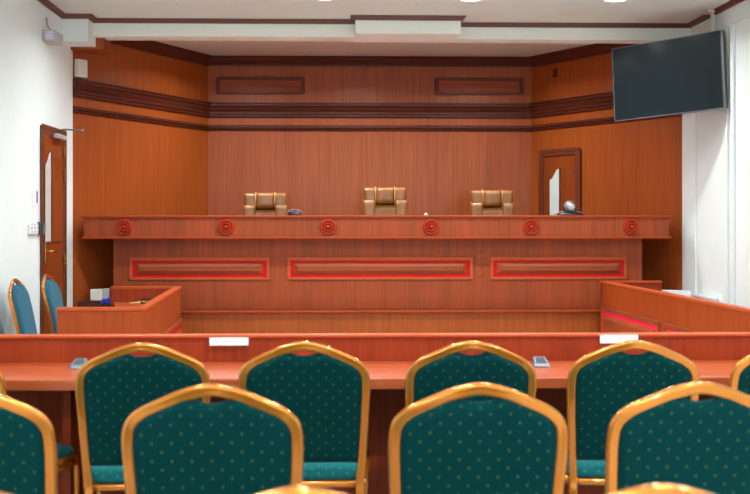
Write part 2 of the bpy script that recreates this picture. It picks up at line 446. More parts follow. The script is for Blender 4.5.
# ---- things on the left wall
y0 = YLf(41.5); y1 = y0+.24
zt_ = Z(29.5, y0, 41); zb2 = Z(40.5, y0, 41)
r = empty('emergency_light', (XL, (y0+y1)/2, zb2), 0, 'grey box shaped emergency light high on the white left wall', 'emergency light')
MB().box(XL, XL+.10, y0, y1, zb2, zt_).build('housing', M['grey'], r, bevel=.008)
MB().box(XL+.03, XL+.085, y0-.006, y0+.01, zb2+.01, zt_-.008).build('lamp_face', plain('lilac lens', srgb(206, 200, 232), .2, noise=.02), r, bevel=.004)
MB().tube([(XL+.05, y0+.12, zt_), (XL+.012, y0+.12, zt_+.05), (XL+.006, y0+.12, zt_+.11)], .006, n=8).build('cable', M['grey'], r)
# white box on timber wall
dl = (Vector((*B, 0))-Vector((*A, 0))).normalized(); nl = Vector((dl.y, -dl.x, 0)); Av = Vector((*A, 0))
m = MB().obox(Av, dl, nl, (0, 0, 1), .02, .13, 0, .05, Z(78, 8.78), Z(60, 8.78))
r = empty('wall_speaker', (A[0], A[1]+.07, Z(78, 8.78)), 0, 'small white speaker box at the corner where the timber wall starts', 'speaker')
m.build('cabinet', M['offwhite'], r, bevel=.006)
m = MB()
for i in range(9): m.obox(Av, dl, nl, (0, 0, 1), .035, .115, .05, .053, Z(76.5, 8.78)+i*.0145, Z(76.5, 8.78)+i*.0145+.007)
m.build('grille', M['offwhite'], r)
# switch plate
y0, y1 = YLf(27.5), YLf(35.5)
r = empty('switch_panel', (XL, (y0+y1)/2, Z(235, y0, 27)), 0, 'white switch panel with rows of buttons left of the door', 'switch panel')
za_, zb3 = Z(224, y0, 27), Z(234.5, y0, 27)
MB().box(XL, XL+.02, y0, y1, zb3, za_).build('plate', M['paper'], r, bevel=.004)
for i in range(3):
    for j in range(3):
        yy = y0+.02+(y1-y0-.05)/2*i; zz = zb3+.01+.026*j
        MB().box(XL+.02, XL+.026, yy, yy+.016, zz, zz+.016).build('button', M['grey'], r, bevel=.002)
y0, y1 = YLf(37), YLf(40)
MB_ = MB().box(XL, XL+.025, y0, y1, Z(235, y0, 37), Z(222, y0, 37))
r = empty('card_reader', (XL, y0, Z(235, y0, 37)), 0, 'dark door access reader fixed between the switches and the door frame', 'card reader')
MB_.build('reader_body', M['ink_dark'], r, bevel=.006)
MB().box(XL+.025, XL+.028, y0+.01, y1-.01, Z(230, y0, 37), Z(224, y0, 37)).build('reader_window', M['black'], r, bevel=.001)
MB().box(XL+.022, XL+.034, y1-.012, y1, Z(234, y0, 37), Z(223, y0, 37)).build('reader_side', M['silver'], r, bevel=.003)
y0 = YLf(33); zt2 = Z(191, y0, 33); zb4 = Z(208, y0, 33)
r = empty('wall_notice', (XL, y0, zb4), 0, 'small white notice with dark vertical print beside the left door', 'notice')
MB().box(XL, XL+.003, y0-.02, y0+.12, zb4, zt2+.01).build('sheet', M['paper'], r)
MB().box(XL+.003, XL+.005, y0+.075, y0+.10, zt2-.085, zt2).build('print', M['ink_dark'], r)
MB().box(XL+.003, XL+.005, y0+.01, y0+.016, zt2-.075, zt2-.01).box(XL+.003, XL+.005, y0+.01, y0+.04, zb4+.012, zb4+.018).box(XL+.003, XL+.005, y0+.03, y0+.08, zb4+.03, zb4+.034).build('print', M['ink'], r)

# ------------------------------------------------------------------ dais
YF = 8.74; YBd = 8.84
def wx(y, side, off=.0):
    """inner X of the timber wall at depth y"""
    if side < 0:
        return XL+off if y <= A[1] else A[0]+(B[0]-A[0])*(y-A[1])/(B[1]-A[1])+off
    return XR-off if y <= D[1] else D[0]+(C[0]-D[0])*(y-D[1])/(C[1]-D[1])-off
zl = Z(310.3, YF)
pl = MB().prism([(wx(YF+.05, -1, .003), YF+.05), (XR-.003, YF+.05), (wx(D[1], 1, .004), D[1]), (C[0], YK-.006), (B[0], YK-.006)], 0, zl)
pl.prism([(wx(YF+.07, -1, .004), YF+.07), (X(113.5, YBd)-.004, YF+.07), (X(113.5, YBd)-.004, YBd+.2), (X(642, YBd)+.004, YBd+.2), (X(642, YBd)+.004, YF+.07), (XR-.004, YF+.07), (wx(D[1], 1, .005), D[1]), (C[0], YK-.007), (B[0], YK-.007)], zl, .60)
pf = struct('floor_dais', pl, M['dais'])
fp = MB().box(XL+.01, XR-.01, YF+.01, YF+.045, 0, zl-.02)
struct('trim_9', fp, M['orange_z'])
struct('trim_10', MB().box(XL+.01, XR-.01, YF-.02, YF+.05, zl-.02, zl), M['lip'], bevel=.006)

# ------------------------------------------------------------------ judges' bench
YU = 8.72; YBd = 8.84
bx0, bx1 = X(83.5, YU), X(669, YU)
bench = empty('judges_bench', ((bx0+bx1)/2, YBd+.1, .60), 0, 'long raised cherry veneer judges bench with round medallions and red framed panels', 'bench')
zt1 = Z(215.3, YU); zlip = Z(236.4, YU); zbot = Z(239, YU)
# upper box, ends follow the diagonal walls
def boxpoly(y0, y1, x0, x1):
    return [(x0, y0), (x1, y0), (min(x1, wx(y1, 1, .02)), y1), (max(x0, wx(y1, -1, .02)), y1)]
MB().prism(boxpoly(YU, YU+.03, bx0, bx1), zlip, zt1-.02).build('upper_fascia', M['bench_z'], bench)
e = .018
MB().prism(boxpoly(YU-e, YU+.60, bx0-e*.9, bx1+e), zt1-.02, zt1).build('top_cap', M['lip'], bench, bevel=.005)  # deepened behind the fascia to keep light off the side walls below
MB().prism(boxpoly(YU-e, YU+.60, bx0-e*.9, bx1+e), zbot, zlip).build('lip_light_block', M['lip'], bench, bevel=.006)  # front lip, with an unseen board added behind it to block light
MB().prism([(bx0, YU+.03), (bx0+.02, YU+.03), (wx(YU+.25, -1, .05)+.02, YU+.25), (wx(YU+.25, -1, .05), YU+.25)], zlip, zt1-.02).build('end_panel', M['bench_z'], bench)
MB().box(bx1-.02, bx1, YU+.03, YU+.28, zlip, zt1-.02).build('end_panel', M['bench_z'], bench)
cx0, cx1 = X(113.5, YBd), X(642, YBd)
MB().box(cx0, cx1, YBd, YBd+.195, zl+.001, zbot).build('body', M['bench_z'], bench)

def framed_panel(parent, O, U, N_, a0, a1, z0, z1, w, inset, wm, gap=.045, dep=.02):
    """picture-frame moulding, red inset, raised bar"""
    W3 = (0, 0, 1)
    m = MB()
    m.obox(O, U, N_, W3, a0, a1, 0, dep, z0, z0+w); m.obox(O, U, N_, W3, a0, a1, 0, dep, z1-w, z1)
    m.obox(O, U, N_, W3, a0, a0+w, 0, dep, z0+w, z1-w); m.obox(O, U, N_, W3, a1-w, a1, 0, dep, z0+w, z1-w)
    p = m.build('panel_frame', wm, parent, bevel=.006)
    MB().obox(O, U, N_, W3, a0+w, a1-w, 0, .006, z0+w, z1-w).build('red_inset', inset, p)
    # raised fielded bar with sloped edges
    g = w+gap; b0, b1, c0, c1 = a0+g, a1-g, z0+g*.85, z1-g*.85; s_ = .03
    O = Vector(O); U = Vector(U); N_ = Vector(N_); Wv = Vector(W3)
    P = lambda a, d, c: O+U*a+N_*d+Wv*c
    mb = MB()
    lv = [(0, .006), (0, .010), (s_, .026)]
    vs = []
    for q, d in lv:
        vs += [P(b0+q, d, c0+q), P(b1-q, d, c0+q), P(b1-q, d, c1-q), P(b0+q, d, c1-q)]
    fs = [(3, 2, 1, 0), (8, 9, 10, 11)]
    for k in (0, 4): fs += [(k+i, k+(i+1) % 4, k+4+(i+1) % 4, k+4+i) for i in range(4)]
    mb.add(vs, fs).build('raised_bar', M['bench_x'] if abs(U.x) > .5 else M['bench_y'], p, bevel=.003)
    return p
for pa, pb in ((129.5, 269.5), (287.5, 473), (490.5, 627)):
    p = framed_panel(bench, (0, YBd, 0), (1, 0, 0), (0, -1, 0), X(pa, YBd-.01), X(pb, YBd-.01), Z(279.8, YBd), Z(256.8, YBd), .024, M['red'], M['cherry'], gap=.033, dep=.012)
for pm in (124, 226, 328, 431, 531, 631):
    c = (X(pm, YU), YU, (zlip+zt1-.02)/2)
    R_ = .069
    prof = [(0, -.040), (.010, -.038), (.016, -.028), (.019, -.008), (.025, -.008), (.031, -.030), (.037, -.028), (.041, -.006), (.047, -.006), (.054, -.026), (.061, -.024), (.066, -.012), (R_, 0)]
    MB().lathe(c, prof, 40, 'y').build('medallion', M['medal'], bench)

# things on the bench
def ptz(px, full):
    y = YU+.12; x = X(px, y); z = zt1+.001
    if full:
        r = empty('conference_camera', (x, y, z), 0, 'silver round headed video conference camera on the right of the bench', 'camera')
    else:
        r = empty('conference_speaker', (x, y, z), 0, 'low dark domed device with silver rim beside the left leather chair', 'speaker')
    R_ = .115 if full else .062; hh = .028 if full else .04
    MB().lathe((x, y, z), [(0, 0), (R_, 0), (R_, .006), (R_*.8, hh*.62), (R_*.5, hh*.92), (0, hh)], 32).build('base', M['black'], r)
    MB().tube([(x+R_*1.08*math.cos(PI*k/16), y+.01, z+.004+(hh+.004)*math.sin(PI*k/16)) for k in range(17)], .004, .02, n=8).build('rim', M['silver'], r)
    if full:
        MB().lathe((x, y, z+hh*.8), [(0, 0), (.035, 0), (.03, .012), (0, .014)], 24).build('neck', M['black'], r)
        MB().sphere((x, y, z+.074), .048, .048, .048, 28, 18).build('head', M['silver'], r)
        MB().lathe((x+.008, y-.034, z+.066), [(0, -.02), (.02, -.02), (.027, -.014), (.029, 0)], 24, 'y').build('lens', M['grey'], r)
        for s_ in (-1, 1): MB().box(x+s_*.046-.004, x+s_*.046+.004, y-.012, y+.012, z+hh*.7, z+.07).build('yoke_arm', M['black'], r, bevel=.003)
ptz(569.5, True); ptz(294.5, False)
x = X(426, YU+.1)
r = empty('microphone_tip', (x, YU+.1, zt1+.001), 0, 'tiny white knob standing on the bench beside the middle leather chair', 'microphone')
MB().lathe((x, YU+.1, zt1+.001), [(0, 0), (.020, 0), (.020, .004), (.009, .006), (.009, .008), (.012, .010), (.012, .016), (.006, .019), (0, .020)], 20).build('body', M['offwhite'], r)

# ------------------------------------------------------------------ judges' leather chairs
def leather_pad(c, w, hh, d, bulge=.035, taper=0.0, n=16):
    """upholstered slab centred at c (faces -y), width w height hh"""
    mb = MB(); vs = []; fs = []
    for side in (-1, 1):
        for j in range(n+1):
            t = j/n*2-1
            for i in range(n+1):
                s_ = i/n*2-1
                ww = w/2*(1-taper*(t*.5+.5))
                rx = s_*ww*(1-.06*abs(t)**6); rz = t*hh/2*(1-.03*abs(s_)**6)
                e_ = (1-abs(s_)**6)**.5*(1-abs(t)**6)**.5
                vs.append((c[0]+rx, c[1]+side*(d/2*(.25+.75*e_)+bulge*e_*.3), c[2]+rz))
    m = n+1; off = m*m
    for j in range(n):
        for i in range(n):
            a = j*m+i
            fs.append((a, a+1, a+m+1, a+m)); fs.append((off+a, off+a+m, off+a+m+1, off+a+1))
    ring = [i for i in range(m)] + [j*m+n for j in range(1, m)] + [n*m+i for i in range(n-1, -1, -1)] + [j*m for j in range(n-1, 0, -1)]
    for k in range(len(ring)):
        a, b = ring[k], ring[(k+1) % len(ring)]
        fs.append((a, off+a, off+b, b))
    return mb.add(vs, fs, True)

def make_judge_chair():
    r = empty('leather_chair', (0, 0, 0))
    zh = .86
    # chair faces -y (the room); origin on the platform
    MB_ = leather_pad((0, .02, zh+.012), .20, .155, .10, .05); MB_.build('headrest', M['leather'], r)
    for s_ in (-1, 1):
        leather_pad((s_*.148, .022, zh+.008), .135, .16, .09, .04).build('headrest_wing', M['leather'], r)
        MB().tube([(s_*.096, -.032, zh-.06), (s_*.096, -.045, zh), (s_*.096, -.036, zh+.06), (s_*.096, .0, zh+.092), (s_*.096, .04, zh+.094)], .005, n=8).build('seam', M['leather_seam'], r)
    leather_pad((0, .03, .60), .44, .40, .10, .05, -.0).build('backrest', M['leather'], r)
    for s_ in (-1, 1):
        leather_pad((s_*.160, .0, .72), .13, .24, .10, .03).build('side_bolster', M['leather'], r)
    MB().box(-.24, .24, -.42, .06, .36, .47).build('seat', M['leather'], r, bevel=.04, seg=4)
    for s_ in (-1, 1):
        MB().tube([(s_*.25, .04, .42), (s_*.29, .03, .50), (s_*.29, -.02, .62), (s_*.29, -.30, .62), (s_*.28, -.36, .54), (s_*.25, -.34, .42)], .02, .028, up=(1, 0, 0), n=10).build('armrest', M['leather'], r)
    MB().lathe((0, -.18, .08), [(0, 0), (.035, 0), (.035, .12), (.022, .13), (.022, .28), (0, .28)], 20).build('column', M['chrome'], r)
    for k in range(5):
        a = 2*PI*k/5+.3; dx, dy = math.cos(a), math.sin(a)
        lg = MB().tube([(0, -.18, .11), (dx*.13, -.18+dy*.13, .10), (dx*.27, -.18+dy*.27, .07)], .022, .018, up=(0, 0, 1), n=8).build('base_leg', M['black'], r)
        MB().lathe((dx*.27, -.18+dy*.27, .03), [(0, -.02), (.024, -.02), (.03, -.012), (.03, .012), (.024, .02), (0, .02)], 16, 'x').build('caster', M['black'], lg)
    return r
YJ = 9.75
jc = make_judge_chair()
for i, (px, py, dd, lab) in enumerate(((265.3, 192, 0, 'tan leather high back chair at the left place behind the bench, lowest headrest'),
                            (385, 186.3, 0, 'tan leather high back chair at the middle of the bench, tallest headrest'),
                            (492, 189.3, 0, 'tan leather high back chair behind the bench nearest the conference camera'))):
    o = jc if i == 0 else copy_tree(jc)
    z = Z(py, YJ) - .962
    o.location = (X(px, YJ), YJ, .602)
    k = (Z(py, YJ)-.602)/.958
    o.scale = (.92, 1, k)
    tag(o, lab, 'chair', 'leather chairs behind the bench')

# ------------------------------------------------------------------ left dock
def tex_side(o): return o
zr = .75; y0, y1 = 6.50, 8.44
xa, xc, xd = X(57, y0), X(145.5, y0), X(181.3, y1)
dock = empty('witness_dock', ((xa+xc)/2, (y0+y1)/2, 0), 0, 'low cherry veneer dock at left with envelope lying inside its raised rim', 'dock')
def vbox(mb, p, q, z0, z1, t):
    """upright panel from plan p to q, thickness t to the left of the direction"""
    p = Vector((*p, 0)); q = Vector((*q, 0)); d = (q-p); l = d.length; d.normalize(); n = Vector((-d.y, d.x, 0))
    return mb.obox(p, d, n, (0, 0, 1), 0, l, 0, t, z0, z1)
t = .03
vbox(MB(), (xa, y0), (xc, y0), 0, zr-.02, t).build('front_panel', M['dock_z'], dock)
vbox(MB(), (xc, y0), (xd, y1), 0, zr-.02, t).build('side_panel', M['dock_z'], dock)
xfar = X(111.5, y1)
vbox(MB(), (xfar, y1-t), (xd, y1-t), 0, zr-.02, t).build('back_panel', M['desk_z'], dock)
cap = MB()
ct = .055; e = .006
poly = [(xa-e, y0-e), (xc+e, y0-e), (xd+e, y1+e), (xfar, y1+e), (xfar, y1-.03), (xd-ct, y1-.03), (xc-ct+.005, y0+ct), (xa-e, y0+ct)]
cap.prism(poly, zr-.02, zr); cap.build('rim_cap', M['edge_hi'], dock, bevel=.004)
wk = MB().prism([(xa+.01, y0+t+.001), (xc-t-.002, y0+t+.001), (xd-t-.002, y1-t-.001), (xfar+.02, y1-t-.001), (xa+.2, y0+.9), (xa+.01, y0+.3)], .60, .625)
wk.build('worktop', M['desk_x'], dock)
sd = Vector((xd-xc, y1-y0, 0)); sl = sd.length; sd.normalize(); sn = Vector((sd.y, -sd.x, 0))
framed_panel(dock, (xc, y0, 0), sd, sn, sl-1.22, sl-.02, .16, .50, .035, M['red'], M['bench_y'], gap=.05, dep=.014)
framed_panel(dock, (xc, y0, 0), sd, sn, .03, sl-1.26, .16, .50, .035, M['red'], M['bench_y'], gap=.05, dep=.014)
# things in the dock
def on(px, py, z):
    """point where the ray meets height z"""
    t_ = (EYE-z)*F/(py-HZ); u = (px-CX)/F
    y = t_*(math.cos(TH)-u*math.sin(TH)); return X(px, y), y
a = on(129, 303.6, .627); b = on(141, 303.6, .627)
p1 = (a[0], a[1]); w_ = b[0]-a[0]
r = empty('envelope', (a[0]+w_/2, a[1]+.08, .6265), 0, 'brown paper envelope lying flat inside the left dock', 'envelope')
MB().prism([(a[0], a[1]), (a[0]+w_+.015, a[1]), (a[0]+w_+.08, a[1]+.2), (a[0]+.06, a[1]+.2)], .626, .633).build('packet', M['manila'], r, bevel=.002)
MB().prism([(a[0]+.06, a[1]+.2), (a[0]+w_+.08, a[1]+.2), (a[0]+w_*.6, a[1]+.12)], .633, .6345).build('flap', M['manila'], r)
gx, gy = X(147, 8.25), 8.25
r = empty('spectacles', (gx, gy, .626), .3, 'black folded spectacles lying past the envelope in the left dock', 'spectacles')
MB().tube([(gx-.045, gy, .626+.008), (gx-.04, gy, .66), (gx-.01, gy, .662), (gx-.004, gy, .634), (gx-.045, gy, .634)], .005, n=8).build('lens_rim', M['black'], r)
MB().tube([(gx+.045, gy, .626+.008), (gx+.04, gy, .66), (gx+.01, gy, .662), (gx+.004, gy, .634), (gx+.045, gy, .634)], .005, n=8).build('lens_rim', M['black'], r)
MB().tube([(gx-.045, gy+.01, .664), (gx+.045, gy+.012, .664), (gx+.06, gy+.03, .655)], .006, n=8).build('temple', M['black'], r)
# white box and blue cord left of the dock, on the platform
yb_ = 8.87
x0_, x1_ = X(91, yb_), X(109.5, yb_)
x0_ = max(x0_, wx(yb_, -1, .012)+.01)
za_, zb5 = Z(288.6, yb_), .603
r = empty('power_box', ((x0_+x1_)/2, yb_, zb5), 0, 'small grey white electrical box on the platform in the gap left of the bench', 'electrical box')
MB().box(x0_, (x0_+x1_)/2+.02, yb_-.03, yb_+.03, zb5, za_).build('casing', M['offwhite'], r, bevel=.005)
MB().box((x0_+x1_)/2+.02, x1_, yb_-.02, yb_+.03, zb5, za_+.004).build('casing', M['grey'], r, bevel=.005)
MB().tube([(x0_+.05, yb_, za_), (x0_+.06, yb_, za_+.012), (x0_+.08, yb_, za_+.012), (x0_+.09, yb_, za_)], .004, n=8).build('handle', M['black'], r)
pts = []
bxx = X(107, 8.62)
cord = MB()
for i in range(60):
    a_ = i/59*2*PI*5
    pts.append((bxx-.045+.09*i/59+.012*math.cos(a_), 8.64+.012*math.sin(a_), zl+.052+.05*abs(math.sin(a_*.8))+.02*(i/59)))
tag(MB().tube(pts, .005, n=6).build('blue_cord', M['bluecloth']), 'tangled blue cord lying next to the far end of the left dock', 'cord')

# ------------------------------------------------------------------ right dock
zr2 = .78; y1 = 8.60; y0 = 5.2
xf = X(600.5, y1); xn = X(750, 5.94)+ (X(750, 5.94)-xf)*(5.94-y0)/(y1-5.94)
xe = X(660.5, y1)
dock2 = empty('witness_dock', ((xf+xe)/2, 7, 0), 0, 'long low cherry veneer dock at right running towards the viewer, pink edged panels', 'dock')
vbox(MB(), (xn, y0), (xf, y1), 0, zr2-.02, -t).build('side_panel', M['dock_z'], dock2)
vbox(MB(), (xf, y1-t), (xe, y1-t), 0, zr2-.02, t).build('back_panel', M['desk_z'], dock2)
vbox(MB(), (xn, y0), (XR-.08, y0), 0, zr2-.02, t).build('front_panel', M['dock_z'], dock2)
ct = .045
poly = [(xn-e, y0-e), (XR-.08, y0-e), (XR-.08, y0+ct), (xn+ct, y0+ct), (xf+ct, y1-ct), (xe, y1-ct), (xe, y1+e), (xf-e, y1+e)]
MB().prism(poly, zr2-.02, zr2).build('rim_cap', M['edge_hi'], dock2, bevel=.004)
MB().prism([(xn+t+.01, y0+t+.002), (xn+.42, y0+t+.002), (xf+.42, y1-t-.001), (xf+t+.005, y1-t-.001)], .60, .625).build('worktop', M['desk_x'], dock2)
sd = Vector((xn-xf, y0-y1, 0)); sl = sd.length; sd.normalize(); sn = Vector((sd.y, -sd.x, 0))
if sn.x > 0: sn = -sn
framed_panel(dock2, (xf, y1, 0), sd, sn, .03, 1.30, .20, .575, .028, M['pink'], M['bench_y'], gap=.05, dep=.012)
framed_panel(dock2, (xf, y1, 0), sd, sn, 1.40, 2.60, .20, .575, .028, M['pink'], M['bench_y'], gap=.05, dep=.012)
# white strip at the foot of the wall beyond the dock
yq = 8.64
tag(MB().prism([(X(661, yq), yq), (XR-.055, yq-.12), (XR-.055, yq-.06), (X(661, yq), yq+.05)], .52, Z(290.6, yq)).build('floor_trunking', M['paper'], None, bevel=.004),
    'white trunking strip between the right dock and the white wall', 'trunking')

# ------------------------------------------------------------------ long front desk
yf, yk = 3.665, 4.085
fd = empty('long_desk', ((XL+XR)/2, yk, 0), 0, 'long cherry desk across the room with raised screen panel in front of green chairs', 'desk')
a, b = XL+.02, XR-.02
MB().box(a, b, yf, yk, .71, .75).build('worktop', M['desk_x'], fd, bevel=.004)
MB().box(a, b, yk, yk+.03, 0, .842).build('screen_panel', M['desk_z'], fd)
MB().box(a, b, yk-.008, yk+.038, .842, .856).build('screen_cap', M['edge_hi'], fd, bevel=.005)
for xx in (a, -.95, .55, 1.75, b-.03):
    MB().box(xx, xx+.03, yf+.16, yk, 0, .71).build('support_panel', M['desk_z'], fd)
# paper strips taped on the screen panel
for k, (pa, pb, pt, pb_) in enumerate(((209.5, 248.5, 337, 345), (600, 638, 335.5, 344))):
    yy = yk-.009
    x0_, x1_ = X(pa, yy), X(pb, yy)
    lab = 'white paper strip stuck on the desk screen panel, ' + ('the left one' if k == 0 else 'the right one, partly behind a chair')
    r = empty('paper_label', ((x0_+x1_)/2, yy, Z(pb_, yy)), 0, lab, 'label', 'paper strips on the long desk')
    MB().box(x0_, x1_, yy-.002, yy-.0005, Z(pb_, yy), Z(pt, yy)).build('strip', M['paper'], r)
    m = MB(); n = 11
    for i in range(n):
        if i in (3, 7): continue
        q = x0_+.006+(x1_-x0_-.012)*i/n
        m.box(q, q+.0085, yy-.003, yy-.002, Z(pt, yy)-.018, Z(pt, yy)-.010)
    m.build('print', M['ink'], r)
# desk sockets
def socket(px, lab):
    y = 3.96; x = X(px, y)
    r = empty('desk_socket', (x, y, .75), 0, lab, 'socket', 'flip up sockets on the long desk')
    MB().add([(x-.032, y-.05, .751), (x+.032, y-.05, .751), (x+.026, y+.03, .751), (x-.026, y+.03, .751),
              (x-.03, y-.045, .757), (x+.03, y-.045, .757), (x+.022, y+.02, .782), (x-.022, y+.02, .782)],
             [(3,2,1,0), (4,5,6,7), (0,1,5,4), (1,2,6,5), (2,3,7,6), (3,0,4,7)]).build('housing', M['black'] if False else plain('socket metal', srgb(96, 108, 124), .35, metal=.3), r, bevel=.003)
    MB().box(x-.018, x+.018, y-.052, y-.046, .753, .757).build('front_strip', M['grey'], r)
    MB().add([(x-.02, y-.03, .764), (x+.02, y-.03, .764), (x+.016, y+.01, .780), (x-.016, y+.01, .780)], [(0, 1, 2, 3)]).build('socket_face', M['ink_dark'], r)
socket(540, 'grey flip up socket on the desk worktop, beside a green chair near the centre')
socket(80, 'grey flip up socket on the desk worktop, mostly hidden by the second chair from left')

# ------------------------------------------------------------------ banquet chairs
def spline(pts, n=6):
    out = []
    P = [Vector(p) for p in pts]
    for i in range(len(P)-1):
        p0 = P[max(i-1, 0)]; p1 = P[i]; p2 = P[i+1]; p3 = P[min(i+2, len(P)-1)]
        for k in range(n):
            t_ = k/n
            out.append(.5*((2*p1)+(-p0+p2)*t_+(2*p0-5*p1+4*p2-p3)*t_*t_+(-p0+3*p1-3*p2+p3)*t_**3))
    out.append(P[-1]); return out
HT = .914
def lean(z):
    """backward lean: y of the back at height z (towards -y)"""
    t_ = max(0, z-.42)
    return -.16*t_-.12*t_*t_
def make_banquet(fab):
    r = empty('banquet_chair', (0, 0, 0))
    half = [(.0, 0), (.022, -.002), (.067, -.014), (.098, -.027), (.134, -.043), (.157, -.054), (.180, -.071), (.194, -.092), (.199, -.12), (.199, -.17), (.193, -.30), (.187, -.42), (.183, -.50)]
    c = .014
    half = [(x if x < .03 else x-.0, z-c) for x, z in half]
    pts = [(x, z) for x, z in half]
    full = [(-x, z) for x, z in pts[::-1]][:-1] + pts
    path = [(-.205, -.10, .012), (-.195, -.055, .20)] + [(x, lean(HT+z), HT+z) for x, z in full] + [(.195, -.055, .20), (.205, -.10, .012)]
    MB().tube(spline(path, 5), .0150, .012, up=(0, 1, 0), n=24, groove=.18).build('back_frame', M['gold'], r)
    # back pad
    import bisect
    hx = [p[0] for p in half[:9]]; hz = [p[1] for p in half[:9]]
    def ztop(x):
        x = min(abs(x), .1985)
        i = max(1, bisect.bisect_left(hx, x)); i = min(i, 8)
        t_ = (x-hx[i-1])/(hx[i]-hx[i-1]+1e-9)
        return HT+hz[i-1]+(hz[i]-hz[i-1])*t_
    def wid(z):
        d = z-HT
        for i in range(8, len(half)-1):
            if half[i][1] >= d >= half[i+1][1]:
                t_ = (half[i][1]-d)/(half[i][1]-half[i+1][1]); return half[i][0]+(half[i+1][0]-half[i][0])*t_
        return half[8][0] if d > half[8][1] else half[-1][0]
    n1, n2 = 32, 24; zb = .505; mb = MB(); vs = []; fs = []
    for side in (-1, 1):
        for j in range(n2+1):
            t_ = j/n2
            for i in range(n1+1):
                s_ = i/n1*2-1
                xt = s_*.196
                q = ztop(xt)
                # rounded shoulders
                zz = q-.003-.030*(.5+.5*math.cos(PI*min(1, abs(xt)/.072)))**.8 - .012*abs(s_)**14
                z = zb+(zz-zb)*t_
                x = s_*(wid(z)-.008)
                e_ = (max(0, 1-abs(s_)**10))**.5*(max(0, 1-abs(2*t_-1)**14))**.5
                vs.append((x, lean(z)+side*(.004+.018*e_)+(.0 if side < 0 else .008*e_), z))
    m = n1+1; off = m*(n2+1)
    for j in range(n2):
        for i in range(n1):
            a = j*m+i
            fs.append((a, a+1, a+m+1, a+m)); fs.append((off+a, off+a+m, off+a+m+1, off+a+1))
    ring = [i for i in range(m)] + [j*m+n1 for j in range(1, n2+1)] + [n2*m+i for i in range(n1-1, -1, -1)] + [j*m for j in range(n2-1, 0, -1)]
    for k in range(len(ring)):
        a, b = ring[k], ring[(k+1) % len(ring)]
        fs.append((a, off+a, off+b, b))
    mb.add(vs, fs, True).build('back_pad', fab, r)
    # seat
    def rr(w0, w1, y0, y1, rad, n=5):
        cs = [((-w0/2+rad), (y0+rad), PI, 1.5*PI), ((w0/2-rad), (y0+rad), 1.5*PI, 2*PI), ((w1/2-rad), (y1-rad), 0, PI/2), ((-w1/2+rad), (y1-rad), PI/2, PI)]
        return [(cx+rad*math.cos(a0+(a1-a0)*k/n), cy+rad*math.sin(a0+(a1-a0)*k/n)) for cx, cy, a0, a1 in cs for k in range(n+1)]
    o = MB().prism(rr(.39, .43, .015, .44, .05), .435, .485).build('seat', M['seatfab_lit'] if fab is M['green'] else fab, r, bevel=.018, seg=4)
    for p in o.data.polygons: p.use_smooth = True
    sf = rr(.40, .45, .02, .43, .05)
    loop = [(x, y, .425) for x, y in sf]; loop.append(loop[0])
    MB().tube(loop, .011, .012, up=(0, 0, 1), n=10).build('seat_frame', M['gold'], r)
    for s_ in (-1, 1):
        MB().tube(spline([(s_*.195, .02, .428), (s_*.215, .20, .445), (s_*.222, .36, .448), (s_*.222, .405, .425), (s_*.220, .415, .36), (s_*.215, .43, .18), (s_*.213, .44, .012)], 5), .012, .011, up=(1, 0, 0), n=12).build('front_leg', M['gold'], r)
        MB().tube([(s_*.196, -.05, .22), (s_*.214, .425, .22)], .007, n=8, up=(0, 0, 1)).build('side_stretcher', M['gold'], r)
        for yy, xx in ((-.10, .205), (.44, .213)):
            MB().lathe((s_*xx, yy, 0), [(0, .0), (.013, 0), (.014, .016), (0, .016)], 12).build('rubber_foot', M['black'], r)
    return r
green = make_banquet(M['green']); blue = make_banquet(M['blue'])
rows = [
 # px centre, depth, rot deg, label
 (-55, 3.38, -13, 'green dotted banquet chair cut by the left photo edge, in the desk row', 1),
 (140, 3.35, 3.0, 'green dotted banquet chair in the desk row, left of the left paper strip', 1),
 (304, 3.37, 0, 'green dotted banquet chair at the desk just right of the left paper strip', 1),
 (472.5, 3.37, 0, 'green dotted banquet chair at the desk beside the visible desk socket', 1),
 (638, 3.37, -4, 'green dotted banquet chair in the desk row in front of the right paper strip', 1),
 (799, 3.37, 0, 'green dotted banquet chair cut by the right photo edge, in the desk row', 1),
 (-41, 2.477, 0, 'green banquet chair of the second row, cut by the left photo edge', 2),
 (211, 2.477, 0, 'green banquet chair of the second row, left of the centre', 2),
 (480.5, 2.477, 0, 'green banquet chair of the second row, right of the centre', 2),
 (701, 2.477, 0, 'green banquet chair of the second row, farthest right', 2),
 (-31, 1.534, 0, 'blurred gold chair top of the nearest row at the lower left corner', 3),
 (300, 1.534, 0, 'blurred gold chair top of the nearest row, left of the centre', 3),
 (663, 1.534, 0, 'blurred gold chair top of the nearest row, at the lower right', 3)]
grp = {1: 'green chairs against the long desk', 2: 'green chairs in the second row', 3: 'green chairs in the nearest row'}
first = True
for px, y, rot, lab, g in rows:
    o = green if first else copy_tree(green); first = False
    yb2 = y
    o.location = (X(px, y), y-lean(HT), 0)
    if g > 1: o.scale = (1.009,)*3
    # depth quoted is that of the back's top edge
    o.rotation_euler = (0, 0, math.radians(rot))
    tag(o, lab, 'chair', grp[g])
for i, (px, y, rot, lab) in enumerate(((18.5, 6.78, -88, 'blue gold framed chair seen side on against the left wall, nearer the photo edge'),
                                 (50.5, 7.25, -88, 'blue gold framed chair seen side on before the left door, next to the dock'))):
    o = blue if i == 0 else copy_tree(blue)
    x = X(px, y)
    a = math.radians(rot)
    # chair faces +x; its top leans to -x
    o.rotation_euler = (0, 0, a); o.location = (x-lean(HT)*1.0-.03, y, 0)
    tag(o, lab, 'chair', 'side chairs by the left dock')

